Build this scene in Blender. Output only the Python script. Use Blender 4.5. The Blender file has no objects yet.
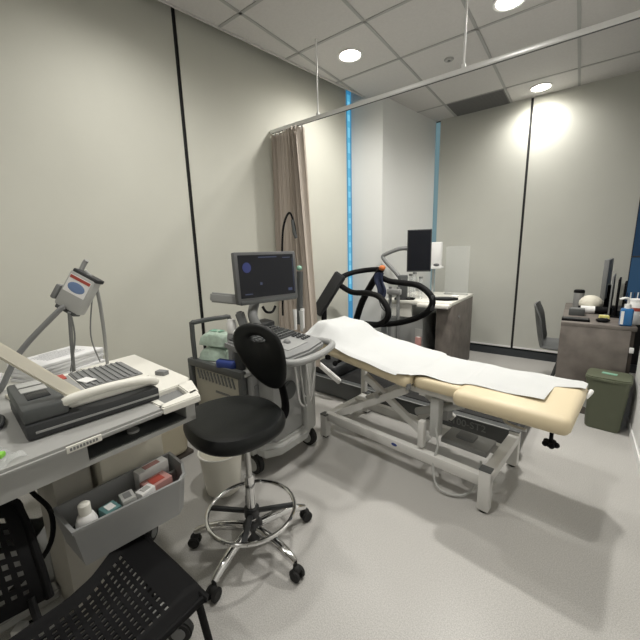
import bpy, bmesh, math, random
from mathutils import Vector, Matrix
random.seed(7)
SC = bpy.context.scene
COL = SC.collection
PI = math.pi

# ------------------------------------------------------------------ materials
def mat(name, col, rough=.5, metal=0., noise=0., nscale=20., bump=0., bscale=None, emit=None, estr=0., alpha=None, trans=0., coat=0., spec=.5):
    m = bpy.data.materials.new(name); m.use_nodes = True
    nt = m.node_tree; b = nt.nodes['Principled BSDF']
    c = (col[0], col[1], col[2], 1)
    b.inputs['Base Color'].default_value = c
    b.inputs['Roughness'].default_value = rough
    b.inputs['Metallic'].default_value = metal
    b.inputs['Specular IOR Level'].default_value = spec
    if coat: b.inputs['Coat Weight'].default_value = coat
    if noise or bump:
        tc = nt.nodes.new('ShaderNodeTexCoord')
        n = nt.nodes.new('ShaderNodeTexNoise'); n.inputs['Scale'].default_value = nscale; n.inputs['Detail'].default_value = 6
        nt.links.new(tc.outputs['Object'], n.inputs['Vector'])
        if noise:
            r = nt.nodes.new('ShaderNodeValToRGB')
            r.color_ramp.elements[0].position = .3; r.color_ramp.elements[1].position = .7
            r.color_ramp.elements[0].color = (*[x*(1-noise) for x in col], 1)
            r.color_ramp.elements[1].color = (*[min(1, x*(1+noise)) for x in col], 1)
            nt.links.new(n.outputs['Fac'], r.inputs['Fac']); nt.links.new(r.outputs['Color'], b.inputs['Base Color'])
        if bump:
            n2 = n
            if bscale:
                n2 = nt.nodes.new('ShaderNodeTexNoise'); n2.inputs['Scale'].default_value = bscale
                nt.links.new(tc.outputs['Object'], n2.inputs['Vector'])
            bp = nt.nodes.new('ShaderNodeBump'); bp.inputs['Strength'].default_value = bump; bp.inputs['Distance'].default_value = .01
            nt.links.new(n2.outputs['Fac'], bp.inputs['Height']); nt.links.new(bp.outputs['Normal'], b.inputs['Normal'])
    if emit:
        b.inputs['Emission Color'].default_value = (*emit, 1); b.inputs['Emission Strength'].default_value = estr
    if trans:
        b.inputs['Transmission Weight'].default_value = trans
    if alpha is not None:
        b.inputs['Alpha'].default_value = alpha
    return m

M = {}
def dm(k, *a, **kw): M[k] = mat(k, *a, **kw)
dm('wall_paint', (.62,.60,.55), .7)
dm('dark_gap', (.02,.02,.02), .8)
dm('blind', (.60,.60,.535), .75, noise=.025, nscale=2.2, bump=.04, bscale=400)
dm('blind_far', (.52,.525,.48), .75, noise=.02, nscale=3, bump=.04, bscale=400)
dm('column_paint', (.64,.65,.635), .6)
dm('shell_grey', (.11,.115,.115), .5)
dm('white_paint', (.74,.74,.73), .6)
dm('tile', (.57,.555,.54), .85, noise=.03, nscale=60)
dm('tbar', (.36,.36,.35), .6)
dm('vent', (.17,.17,.165), .8, noise=.1, nscale=300)
dm('base', (.035,.04,.045), .5)
dm('beige_vinyl', (.70,.60,.41), .45)
dm('sheet', (.56,.572,.57), .9, bump=.12, nscale=18)
dm('white_metal', (.66,.655,.63), .4)
dm('grey_plastic', (.30,.305,.30), .45)
dm('lightgrey', (.43,.435,.42), .45)
dm('midgrey', (.19,.195,.195), .5)
dm('darkgrey', (.075,.08,.08), .5)
dm('charcoal', (.03,.032,.034), .5)
dm('black', (.005,.005,.0055), .65, spec=.14)
dm('black_leather', (.008,.009,.009), .40, spec=.26, bump=.06, nscale=120)
dm('black_rubber', (.012,.012,.012), .75)
dm('chrome', (.78,.78,.78), .12, 1.)
dm('steel', (.55,.55,.54), .3, 1.)
dm('alu', (.80,.80,.79), .3, .25)
dm('cart_grey', (.35,.352,.34), .45)
dm('column_grey', (.40,.385,.34), .5)
dm('panel_grey', (.235,.24,.24), .5)
dm('bezel', (.10,.103,.105), .5)
dm('panel_beige', (.46,.44,.37), .5)
dm('cream', (.70,.67,.57), .5)
dm('cream_white', (.74,.73,.67), .45)
dm('beige_plastic', (.60,.55,.42), .5)
dm('bin_white', (.82,.80,.72), .5)
dm('olive', (.10,.112,.072), .55)
dm('brown_wood', (.150,.132,.118), .55, noise=.25, nscale=9)
dm('brown_dark', (.085,.07,.06), .55, noise=.22, nscale=9)
dm('curtain', (.56,.50,.44), .9, bump=.1, nscale=300)
dm('screen', (.008,.009,.013), .25, spec=.3)
dm('screen_blue', (.02,.03,.12), .3, emit=(.05,.07,.35), estr=.12)
dm('screen_line', (.03,.04,.08), .3, emit=(.06,.09,.25), estr=.18)
dm('blue', (.02,.045,.22), .5)
dm('navy', (.012,.02,.055), .7)
dm('bottle_blue', (.02,.14,.36), .3)
dm('label_blue', (.16,.24,.42), .5)
dm('green_pack', (.46,.58,.49), .5, noise=.12, nscale=40, bump=.3)
dm('green_label', (.25,.48,.36), .5)
dm('lime', (.22,.55,.06), .4)
dm('white', (.80,.80,.79), .5)
dm('paper', (.76,.765,.77), .8)
dm('ink', (.25,.26,.28), .8)
dm('red', (.40,.07,.05), .5)
dm('orange', (.55,.16,.04), .5)
dm('pink', (.46,.24,.22), .6)
dm('teal', (.10,.22,.22), .6)
dm('yellow', (.70,.66,.22), .6)
dm('clear', (.75,.78,.78), .15, alpha=.14)
dm('tray_grey', (.33,.335,.335), .5)
dm('lamp', (1,1,1), .5, emit=(1,.94,.82), estr=30)
dm('sky_strip', (.02,.05,.08), .4, emit=(.03,.20,.38), estr=1.)
dm('sky_spot', (.02,.05,.08), .4, emit=(.20,.56,.74), estr=1.)
dm('sky_core', (.02,.05,.08), .4, emit=(.09,.40,.60), estr=1.)
dm('sky_soft', (.05,.08,.09), .4, emit=(.11,.185,.21), estr=1.)
dm('night_glass', (.02,.05,.10), .1, emit=(.006,.018,.042), estr=.7)
dm('night_glass_low', (.02,.05,.10), .1, emit=(.022,.058,.11), estr=.6)

# floor: speckled vinyl
fm = bpy.data.materials.new('speckled_vinyl'); fm.use_nodes = True
nt = fm.node_tree; b = nt.nodes['Principled BSDF']; b.inputs['Roughness'].default_value = .38
tc = nt.nodes.new('ShaderNodeTexCoord')
n1 = nt.nodes.new('ShaderNodeTexNoise'); n1.inputs['Scale'].default_value = 230; n1.inputs['Detail'].default_value = 3
n2 = nt.nodes.new('ShaderNodeTexNoise'); n2.inputs['Scale'].default_value = 2.5; n2.inputs['Detail'].default_value = 4
r1 = nt.nodes.new('ShaderNodeValToRGB')
r1.color_ramp.elements[0].position = .36; r1.color_ramp.elements[0].color = (.37,.362,.345,1)
r1.color_ramp.elements[1].position = .62; r1.color_ramp.elements[1].color = (.52,.51,.488,1)
r2 = nt.nodes.new('ShaderNodeValToRGB')
r2.color_ramp.elements[0].color = (.93,.93,.93,1); r2.color_ramp.elements[1].color = (1.04,1.04,1.04,1)
mx = nt.nodes.new('ShaderNodeMix'); mx.data_type = 'RGBA'; mx.blend_type = 'MULTIPLY'; mx.inputs[0].default_value = 1
nt.links.new(tc.outputs['Object'], n1.inputs['Vector']); nt.links.new(tc.outputs['Object'], n2.inputs['Vector'])
nt.links.new(n1.outputs['Fac'], r1.inputs['Fac']); nt.links.new(n2.outputs['Fac'], r2.inputs['Fac'])
nt.links.new(r1.outputs['Color'], mx.inputs[6]); nt.links.new(r2.outputs['Color'], mx.inputs[7])
nt.links.new(mx.outputs[2], b.inputs['Base Color'])
M['floor'] = fm

# ------------------------------------------------------------------ geometry helpers
class MB:
    """collects shapes; every shape is built separately then merged"""
    def __init__(s): s.bm = bmesh.new()
    def _merge(s, t, mtx=None):
        if mtx is not None: bmesh.ops.transform(t, matrix=mtx, verts=t.verts)
        me = bpy.data.meshes.new('tmp'); t.to_mesh(me); t.free(); s.bm.from_mesh(me); bpy.data.meshes.remove(me)
        return s
    def box(s, c, d, rz=0., bev=0., seg=2, rx=0., ry=0.):
        t = bmesh.new(); bmesh.ops.create_cube(t, size=1)
        bmesh.ops.scale(t, vec=Vector(d), verts=t.verts)
        if bev: bmesh.ops.bevel(t, geom=list(t.edges), offset=min(bev, .49*min(d)), segments=seg, affect='EDGES', profile=.5)
        return s._merge(t, Matrix.Translation(c) @ Matrix.Rotation(rz,4,'Z') @ Matrix.Rotation(ry,4,'Y') @ Matrix.Rotation(rx,4,'X'))
    def box2(s, a, b_, **k):
        return s.box([(a[i]+b_[i])/2 for i in range(3)], [abs(b_[i]-a[i]) for i in range(3)], **k)
    def bar(s, p, q, w, h, bev=.003, up=(0,0,1)):
        p, q = Vector(p), Vector(q); d = q-p; L = d.length; d.normalize()
        y = Vector(up).cross(d)
        if y.length < 1e-4: y = Vector((1,0,0)).cross(d)
        y.normalize(); z = d.cross(y)
        t = bmesh.new(); bmesh.ops.create_cube(t, size=1); bmesh.ops.scale(t, vec=(L,w,h), verts=t.verts)
        if bev: bmesh.ops.bevel(t, geom=list(t.edges), offset=bev, segments=2, affect='EDGES')
        R = Matrix((d,y,z)).transposed().to_4x4()
        return s._merge(t, Matrix.Translation((p+q)/2) @ R)
    def cyl(s, p, q, r, r2=None, n=20, bev=0.):
        p, q = Vector(p), Vector(q); d = q-p
        t = bmesh.new(); bmesh.ops.create_cone(t, cap_ends=True, segments=n, radius1=r, radius2=r if r2 is None else r2, depth=d.length)
        if bev:
            es = [e for e in t.edges if any(len(f.verts) > 4 for f in e.link_faces)]
            bmesh.ops.bevel(t, geom=es, offset=bev, segments=2, affect='EDGES')
        return s._merge(t, Matrix.Translation((p+q)/2) @ d.to_track_quat('Z','Y').to_matrix().to_4x4())
    def sph(s, c, r, sc=(1,1,1), rz=0., n=20):
        t = bmesh.new(); bmesh.ops.create_uvsphere(t, u_segments=n, v_segments=max(8,n//2), radius=r)
        return s._merge(t, Matrix.Translation(c) @ Matrix.Rotation(rz,4,'Z') @ Matrix.Diagonal((*sc,1)))
    def torus(s, c, R, r, n=48, k=10, mtx=None):
        pts = [Vector((R*math.cos(2*PI*i/n), R*math.sin(2*PI*i/n), 0)) for i in range(n)]
        if mtx is not None: pts = [mtx @ p for p in pts]
        return s.tube([p+Vector(c) for p in pts], r, k, closed=True, smooth=0)
    def tube(s, pts, r, n=10, closed=False, smooth=6, flat=1., rads=None):
        P = [Vector(p) for p in pts]
        if smooth and len(P) > 2:
            Q = []; N = len(P); rr = []
            rng = range(N) if closed else range(N-1)
            for i in rng:
                g = lambda k: P[k % N] if closed else P[max(0, min(N-1, k))]
                p0, p1, p2, p3 = g(i-1), g(i), g(i+1), g(i+2)
                for j in range(smooth):
                    u = j/smooth
                    Q.append(.5*((2*p1)+(-p0+p2)*u+(2*p0-5*p1+4*p2-p3)*u*u+(-p0+3*p1-3*p2+p3)*u**3))
                    if rads: rr.append(rads[i]*(1-u)+rads[(i+1) % N]*u)
            if not closed:
                Q.append(P[-1])
                if rads: rr.append(rads[-1])
            P = Q
            if rads: rads = rr
        t = bmesh.new(); N = len(P); rings = []; prev = None
        for i in range(N):
            if closed: d = P[(i+1) % N]-P[i-1]
            else: d = P[min(N-1,i+1)]-P[max(0,i-1)]
            d.normalize()
            if prev is None:
                a = Vector((0,0,1)) if abs(d.z) < .9 else Vector((1,0,0))
                x = a.cross(d).normalized()
            else:
                x = prev-d*prev.dot(d)
                x = x.normalized() if x.length > 1e-6 else Vector((1,0,0)).cross(d).normalized()
            prev = x; y = d.cross(x)
            R = rads[i] if rads else r
            rings.append([t.verts.new(P[i]+R*(math.cos(2*PI*k/n)*x+flat*math.sin(2*PI*k/n)*y)) for k in range(n)])
        for i in range(N if closed else N-1):
            A, B = rings[i], rings[(i+1) % N]
            for k in range(n): t.faces.new((A[k],A[(k+1)%n],B[(k+1)%n],B[k]))
        if not closed:
            t.faces.new(rings[0][::-1]); t.faces.new(rings[-1])
        bmesh.ops.recalc_face_normals(t, faces=t.faces)
        return s._merge(t)
    def lathe(s, prof, c=(0,0,0), n=32, sc=(1,1), mtx=None):
        t = bmesh.new(); rings = []
        for r, z in prof:
            rings.append([t.verts.new((r*math.cos(2*PI*k/n)*sc[0], r*math.sin(2*PI*k/n)*sc[1], z)) for k in range(n)] if r > 1e-6 else [t.verts.new((0,0,z))])
        for A, B in zip(rings, rings[1:]):
            for k in range(n):
                j = (k+1) % n
                if len(A) == 1 and len(B) == 1: continue
                if len(A) == 1: t.faces.new((A[0],B[j],B[k]))
                elif len(B) == 1: t.faces.new((A[k],A[j],B[0]))
                else: t.faces.new((A[k],A[j],B[j],B[k]))
        bmesh.ops.recalc_face_normals(t, faces=t.faces)
        m = Matrix.Translation(c)
        return s._merge(t, m @ mtx if mtx is not None else m)
    def prism(s, poly, z0, z1, mtx=None, bev=0., seg=2):
        t = bmesh.new()
        a = [t.verts.new((x,y,z0)) for x,y in poly]; b_ = [t.verts.new((x,y,z1)) for x,y in poly]; n = len(poly)
        t.faces.new(a[::-1]); t.faces.new(b_)
        for i in range(n): t.faces.new((a[i],a[(i+1)%n],b_[(i+1)%n],b_[i]))
        bmesh.ops.recalc_face_normals(t, faces=t.faces)
        if bev:
            es = [e for e in t.edges if any(len(f.verts) > 4 or abs(f.normal.z) > .9 for f in e.link_faces)]
            bmesh.ops.bevel(t, geom=es, offset=bev, segments=seg, affect='EDGES')
        return s._merge(t, mtx)
    def grid(s, f, nu, nv, thick=0., closed_u=False):
        t = bmesh.new()
        V = [[t.verts.new(f(i/(nu), j/(nv))) for j in range(nv+1)] for i in range(nu+1)]
        for i in range(nu):
            for j in range(nv): t.faces.new((V[i][j],V[i+1][j],V[i+1][j+1],V[i][j+1]))
        bmesh.ops.recalc_face_normals(t, faces=t.faces)
        if thick: bmesh.ops.solidify(t, geom=list(t.faces), thickness=thick)
        return s._merge(t)
    def build(s, name, m, parent=None, sharp=35):
        me = bpy.data.meshes.new(name); s.bm.to_mesh(me); s.bm.free()
        for p in me.polygons: p.use_smooth = True
        me.set_sharp_from_angle(angle=math.radians(sharp))
        me.materials.append(M[m] if isinstance(m, str) else m)
        o = bpy.data.objects.new(name, me); COL.objects.link(o)
        if parent is not None: o.parent = parent
        return o

def tag(o, label, cat, group=None, kind=None):
    if label: o['label'] = label
    if cat: o['category'] = cat
    if group: o['group'] = group
    if kind: o['kind'] = kind
    return o
def thing(name, label, cat, loc=(0,0,0), rz=0., group=None):
    o = bpy.data.objects.new(name, None); o.empty_display_size = .1; COL.objects.link(o)
    o.location = loc; o.rotation_euler = (0,0,rz)
    return tag(o, label, cat, group)
def struct(name, mb, m, parent=None):
    o = mb.build(name, m, parent); o['kind'] = 'structure'; return o
def copy_tree(o, parent=None):
    c = o.copy(); COL.objects.link(c)
    if parent is not None: c.parent = parent
    for ch in [k for k in list(bpy.data.objects) if k.parent is o]: copy_tree(ch, c)
    return c
def single(name, mb, m, label, cat, group=None):
    """a thing that is one mesh: origin moved to its base"""
    o = mb.build(name, m)
    xs = [v.co for v in o.data.vertices]
    c = Vector(((min(v.x for v in xs)+max(v.x for v in xs))/2, (min(v.y for v in xs)+max(v.y for v in xs))/2, min(v.z for v in xs)))
    o.data.transform(Matrix.Translation(-c)); o.location = c
    return tag(o, label, cat, group)
def text(name, body, size, mtx, m, parent, depth=.0008):
    cu = bpy.data.curves.new(name, 'FONT'); cu.body = body; cu.size = size; cu.extrude = depth
    cu.align_x = 'CENTER'; cu.align_y = 'CENTER'
    tmp = bpy.data.objects.new('tmp', cu); COL.objects.link(tmp)
    dg = bpy.context.evaluated_depsgraph_get(); dg.update()
    me = bpy.data.meshes.new_from_object(tmp.evaluated_get(dg)); bpy.data.objects.remove(tmp)
    me.transform(mtx); me.materials.clear(); me.materials.append(M[m]); me.name = name
    o = bpy.data.objects.new(name, me); COL.objects.link(o)
    if parent is not None: o.parent = parent
    return o
def frame(o, x, y):
    """matrix with origin o, local X -> x, local Y -> y"""
    x = Vector(x).normalized(); y = Vector(y); z = x.cross(y).normalized(); y = z.cross(x)
    m = Matrix((x,y,z)).transposed().to_4x4(); m.translation = Vector(o); return m
def smooth(a, b_, x):
    t = max(0., min(1., (x-a)/(b_-a))); return t*t*(3-2*t)

# ------------------------------------------------------------------ room
CH = 2.895
RX = .413          # right wall
def wl(y): return -2.095+.148*(y-2.427)
YB = -1.7; YF = 4.65; XR = 1.75
struct('floor', MB().box2((-2.9,YB-.1,-.06),(XR+.1,YF+.15,0)), 'floor')
def wb(y): return wl(y)-.15      # blind plane, set back behind the ceiling edge
struct('ceiling', MB().prism([(wl(YB),YB-.1),(XR+.1,YB-.1),(XR+.1,YF+.15),(-2.3,YF+.15),(-2.3,3.46),(wl(3.46),3.46)],CH,CH+.06), 'tile')
struct('trim_3', MB().prism([(wb(YB)-.15,YB-.1),(wl(YB)+.05,YB-.1),(wl(3.6)+.05,3.6),(wb(3.6)-.15,3.6)],CH+.13,CH+.16), 'dark_gap')
tb = MB()
for i in range(-1, 7):
    x = -1.9517+.5994*i
    if i < 0: continue
    tb.box2((x-.011,YB,CH-.004),(x+.011,YF if i else 3.4,CH+.001))
for j in range(-6, 6):
    y = 1.8075+.6005*j
    if y < YB or y > YF: continue
    tb.box2((wl(y) if y < 3.4 else -1.75,y-.011,CH-.004),(XR,y+.011,CH+.001))
struct('trim_1', tb, 'tbar')
# left wall (runs a little askew to the ceiling grid)
def wallquad(a, b_, t, z0=0, z1=CH, bev=0):
    """slab along a->b, thickness t to the left of the direction"""
    a, b_ = Vector((*a,0)), Vector((*b_,0)); d = (b_-a).normalized(); n = Vector((-d.y,d.x,0))*t
    return [(a.x,a.y),(b_.x,b_.y),(b_.x+n.x,b_.y+n.y),(a.x+n.x,a.y+n.y)], z0, z1
A0, A1 = (wb(YB)-.02, YB), (wb(3.46)-.02, 3.46)
struct('wall_left', MB().prism(*wallquad(A0, A1, .1, 0, CH+.13)), 'dark_gap')
# structural column between the left blinds and the far corner
struct('wall_column', MB().prism([(-2.20,3.428),(-2.093,3.457),(-1.773,3.544),(-1.59,4.66),(-2.3,4.75),(-2.3,3.45)], 0, CH+.13), 'column_paint')
struct('wall_far', MB().box2((-2.2,YF+.02,0),(XR,YF+.12,CH)), 'dark_gap')
struct('wall_right', MB().box2((RX,YB,0),(RX+.12,3.22,CH)), 'white_paint')
struct('wall_back', MB().box2((-2.9,YB-.1,0),(XR,YB,CH)), 'wall_paint')
struct('wall_recess', MB().box2((XR,3.1,0),(XR+.1,YF+.12,CH)), 'wall_paint')
struct('wall_return', MB().box2((RX+.12,3.1,0),(XR,3.22,CH)), 'white_paint')
struct('baseboard_far', MB().box2((-1.57,YF-.015,0),(XR,YF+.02,.085)), 'base')
struct('baseboard_right', MB().box2((RX-.008,YB,0),(RX,3.22,.06)), 'white_paint')
struct('trim_2', MB().prism(*wallquad((wl(YB)+.012,YB),(wl(3.45)+.012,3.45),.012,CH-.012,CH+.10)), 'tile')

# windows: lit slit in the left wall, slit in the far corner, dark pane at the far right
w = thing('window_1', None, None); w['kind'] = 'structure'
ys = 3.195
def slit(y0, y1, off, z0, z1): return MB().prism([(wb(y0)+off,y0),(wb(y1)+off,y1),(wb(y1)+off-.004,y1),(wb(y0)+off-.004,y0)], z0, z1)
slit(3.355,3.452,-.010,.1,CH+.10).build('pane', 'sky_strip', w)['kind'] = 'structure'
MB().prism([(wb(3.385)-.006,3.385),(wb(3.427)-.006,3.427),(wb(3.427)-.008,3.427),(wb(3.385)-.008,3.385)], .75, CH+.05).build('core_pane','sky_core',w)['kind'] = 'structure'
sp = MB(); k = 0
z = .95
while z < CH-.08:
    h = .055+.05*random.random()
    sp.prism([(wb(3.388)-.004,3.388),(wb(3.424)-.004,3.424),(wb(3.424)-.008,3.424),(wb(3.388)-.008,3.388)], z, z+h); z += h+.05+.05*random.random()
sp.build('bright_pane', 'sky_spot', w)['kind'] = 'structure'
w2 = MB().box2((-1.60,YF+.005,.1),(-1.525,YF+.012,CH-.02)); struct('window_2', w2, 'sky_soft')
w3 = thing('window_3', None, None); w3['kind'] = 'structure'
MB().box2((.432,YF+.005,1.20),(1.7,YF+.012,CH-.1)).build('upper_pane','night_glass',w3)['kind']='structure'
MB().box2((.432,YF+.005,.75),(1.7,YF+.012,1.19)).build('lower_pane','night_glass_low',w3)['kind']='structure'
MB().box2((.43,YF-.005,1.188),(1.72,YF+.01,1.203)).build('window_frame','base',w3)['kind']='structure'

# roller blinds
def blind_left(y0, y1, label):
    ym = (y0+y1)/2; t = thing('roller_blind', label, 'blind', (wb(ym), ym, .06), 0, 'left wall blinds')
    ox, oy, oz = t.location
    MB().prism([(wb(y0)-ox,y0-oy),(wb(y1)-ox,y1-oy),(wb(y1)-ox-.006,y1-oy),(wb(y0)-ox-.006,y0-oy)], 0, CH+.11-oz).build('fabric','blind',t)
    MB().prism([(wb(y0)-ox+.006,y0-oy),(wb(y1)-ox+.006,y1-oy),(wb(y1)-ox-.008,y1-oy),(wb(y0)-ox-.008,y0-oy)], -.025, .0).build('bottom_bar','cream_white',t)
    return t
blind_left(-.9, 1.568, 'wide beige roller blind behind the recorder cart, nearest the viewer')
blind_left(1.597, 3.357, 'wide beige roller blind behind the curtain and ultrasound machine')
def blind_far(x0, x1, label):
    t = thing('roller_blind', label, 'blind', ((x0+x1)/2, YF-.004, .13), 0, 'far wall blinds')
    h = (x1-x0)/2
    MB().box2((-h,-.003,0),(h,.003,CH-.13)).build('fabric','blind_far',t)
    MB().box2((-h,-.008,-.022),(h,.006,0)).build('bottom_bar','white',t)
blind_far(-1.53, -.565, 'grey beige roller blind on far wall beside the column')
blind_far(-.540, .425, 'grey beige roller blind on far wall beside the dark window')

# ------------------------------------------------------------------ ceiling fittings
def downlight(x, y, label):
    t = thing('downlight', label, 'ceiling light', (x,y,CH), 0, 'recessed ceiling lights')
    MB().lathe([(.090,0),(.100,-.001),(.101,-.006),(.095,-.009),(.083,-.006),(.080,0)], n=40).build('trim_ring','white',t)
    MB().cyl((0,0,-.004),(0,0,-.001),.081,n=32).build('lamp','lamp',t)
downlight(-1.651,2.701,'lit round downlight in ceiling above the curtain rail end')
downlight(-.463,4.427,'lit round downlight in ceiling beside the far wall')
downlight(-.514,2.831,'lit round downlight at the top edge of the picture')
t = thing('air_vent', 'dark grey ceiling air vent panel beside the far wall', 'vent', (-1.048,4.425,CH))
MB().box2((-.283,-.213,-.006),(.283,.213,-.001)).build('backing','vent',t)
for k in range(12):
    MB().box((0,-.19+.0345*k,-.010),(.55,.004,.008), rx=.5).build('slat','vent',t)
t = thing('smoke_detector','small round grey detector on the ceiling near the rail','detector',(-1.035,3.291,CH))
MB().lathe([(0,-.012),(.03,-.012),(.04,-.004),(.04,0)]).build('cover','tbar',t); MB().cyl((0,0,-.016),(0,0,-.011),.012).build('sensor','midgrey',t)

# curtain rail and curtain
t = thing('curtain_rail','thin silver ceiling-hung curtain rail crossing the room','curtain rail',(-1.736,2.353,2.34))
rl = MB(); rl.box2((-.515,-.011,.004),(3.40,.011,.032), bev=.002); rl.build('rail','alu',t)
MB().box2((-.50,-.004,.001),(3.40,.004,.005)).build('track_slot','darkgrey',t)
for x in (0, 1.084, 2.17):
    h = MB(); h.cyl((x,0,.034),(x,0,CH-2.34),.006); h.box((x,0,.042),(.022,.022,.02), bev=.002); h.build('hanger_rod','white',t)
t = thing('curtain','gathered taupe brown fabric curtain hanging at the rail end','curtain',(-2.03,2.353,.30))
def cf(u, v):
    zz = 2.03*(1-v)
    x = -.219+u*(.359+.11*v)
    a = (.038+.014*math.sin(7*u+2))*(1-.25*math.cos(3*v+4*u))
    y = a*math.sin(2*PI*8.5*u+.5*math.sin(3*v)+.35*math.sin(4*v+9*u))
    y *= (1-.75*smooth(.9,1.,u))*(1-.6*smooth(.06,0,u))
    return Vector((x+.008*math.sin(2*PI*17*u)*smooth(0,.05,u), y, zz))
MB().grid(cf, 240, 36).build('fabric','curtain',t, sharp=80)
hb = MB()
for k in range(7):
    hb.cyl((-.18+.05*k,0,2.02),(-.17+.05*k,0,2.043),.006,n=10)
hb.build('glider','white',t)

# ------------------------------------------------------------------ examination couch
BED_RZ = math.atan2(-.122,.9925)
_u = Vector((.9925,-.122,0)); _v = Vector((.122,.9925,0)); _N = Vector((.026,1.592,0))
bo = _N-.85*_u+.33*_v
bed = thing('examination_couch','cream padded examination couch on white scissor-lift frame','examination couch',bo,BED_RZ)
def B(s, o, z): return Vector((s+.85, o-.33, z))
SL = math.atan(.14)
fp = MB(); fp.box2(B(-.485,.03,.535),B(.014,.57,.62), bev=.036, seg=4); fp.build('foot_pad','beige_vinyl',bed)
mp = MB(); mp.box2(B(-.735,.10,.545),B(-.46,.56,.615), bev=.026, seg=4); mp.build('seat_pad','beige_vinyl',bed)
bp_ = MB(); bp_.box((-.43,0,-.036),(.86,.55,.08), bev=.034, seg=4)
bmesh.ops.transform(bp_.bm, matrix=Matrix.Translation(B(-.735,.325,.617)) @ Matrix.Rotation(SL,4,'Y'), verts=bp_.bm.verts)
bp_.build('back_pad','beige_vinyl',bed)
hr = MB(); hr.box((0,0,0),(.28,.26,.07), bev=.034, seg=4)
bmesh.ops.transform(hr.bm, matrix=Matrix.Translation(B(-1.44,.31,.735)) @ Matrix.Rotation(SL,4,'Y'), verts=hr.bm.verts)
hr.build('head_cushion','beige_vinyl',bed)
# base frame
for o in (.10,.44):
    MB().box2(B(-1.40,o-.022,.125),B(-.33,o+.022,.185), bev=.004).build('base_rail','white_metal',bed)
for s in (-.305,-1.405):
    MB().box2(B(s-.028,.055,.165 if s>-1 else .12),B(s+.028,.60,.215 if s>-1 else .17), bev=.005).build('cross_bar','white_metal',bed)
    for o in (.075,.58):
        lg = MB().box2(B(s-.028,o-.025,.012),B(s+.028,o+.025,.235 if s>-1 else .175), bev=.005).build('leg','white_metal',bed)
        MB().cyl(B(s,o,0),B(s,o,.016),.021,n=16).build('foot','black_rubber',lg)
        MB().box2(B(s-.029,o-.026,.232 if s>-1 else .172),B(s+.029,o+.026,.240 if s>-1 else .180),bev=.003).build('end_cap','darkgrey',lg)
# scissor arms
for o in (.155,.50):
    a = MB().bar(B(-1.34,o,.17),B(-.80,o,.50),.03,.045).build('scissor_arm','white_metal',bed)
    a2 = MB().bar(B(-1.13,o+.035,.50),B(-.66,o+.035,.21),.03,.045).build('scissor_arm','white_metal',bed)
    pv = MB().cyl(B(-1.0,o-.025,.41),B(-1.0,o+.06,.41),.016,n=16).build('pivot_bolt','steel',a)
for o in (.44,):
    MB().bar(B(-.86,o,.18),B(-.52,o,.50),.028,.04).build('lift_strut','white_metal',bed)
# upper frame
for o in (.16,.50):
    MB().box2(B(-.76,o-.018,.505),B(-.30,o+.018,.538), bev=.003).build('upper_rail','white_metal',bed)
    br = MB(); br.bar(B(-.74,o,.52),B(-1.42,o,.615),.034,.03); br.build('back_rail','white_metal',bed)
for s in (-.70,-.50,-.32):
    MB().box2(B(s-.02,.15,.49),B(s+.02,.52,.535), bev=.003).build('pad_support','white_metal',bed)
# lifting motor and column
MB().box2(B(-.64,.13,.27),B(-.59,.20,.50), bev=.006).build('lift_column','lightgrey',bed)
MB().box2(B(-1.45,.56,.10),B(-1.41,.60,.50), bev=.004).build('rear_post','white_metal',bed)
mo = MB().box2(B(-.66,.24,.33),B(-.58,.32,.42), bev=.012).build('motor','grey_plastic',bed)
MB().cyl(B(-.78,.25,.33),B(-.50,.25,.46),.024,n=18).build('actuator','lightgrey',bed)
MB().box2(B(-.69,.09,.20),B(-.655,.13,.36), bev=.004).build('pivot_post','white_metal',bed)
MB().box2(B(-.62,.25,.185),B(-.36,.42,.215), bev=.004).build('base_plate','grey_plastic',bed)
MB().box2(B(-.55,.30,.215),B(-.45,.38,.235), bev=.004).build('control_box','midgrey',bed)
MB().tube([B(-.60,.13,.33),B(-.575,.11,.24),B(-.585,.085,.15),B(-.56,.06,.05),B(-.50,.05,.02),B(-.42,.09,.02),B(-.38,.16,.06),B(-.37,.2,.19)],.006).build('power_cable','lightgrey',bed)
bd = MB().sph(B(-.835,.0775,.158),.02,(1.,.10,.5)).build('badge','blue',bed); bd['label'] = 'small blue oval badge'
# knob and lever under the foot pad, bracket at the head end
k = MB(); k.cyl(B(-.06,.11,.46),B(-.06,.11,.54),.008)
for j in range(5):
    a = j*2*PI/5; k.sph(B(-.06+.022*math.cos(a),.11+.022*math.sin(a),.458),.013,n=12)
k.cyl(B(-.06,.11,.448),B(-.06,.11,.469),.02); k.build('clamp_knob','black',bed)
MB().tube([B(-.30,.20,.515),B(-.24,.10,.50),B(-.15,.07,.505)],.008,smooth=4).build('release_lever','steel',bed)
k = MB(); k.cyl(B(-.745,.075,.545),B(-.745,.075,.575),.014); k.cyl(B(-.745,.055,.55),B(-.745,.09,.55),.008); k.build('hinge_knob','midgrey',bed)
k = MB(); k.cyl(B(-1.26,.04,.60),B(-1.26,.12,.61),.010); k.sph(B(-1.26,.03,.60),.018,n=14); k.build('tilt_knob','black',bed)
MB().tube([B(.012,.48,.57),B(.026,.51,.59),B(.026,.54,.59),B(.010,.565,.57)],.010,smooth=4).build('roll_clip','white',bed)

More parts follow.
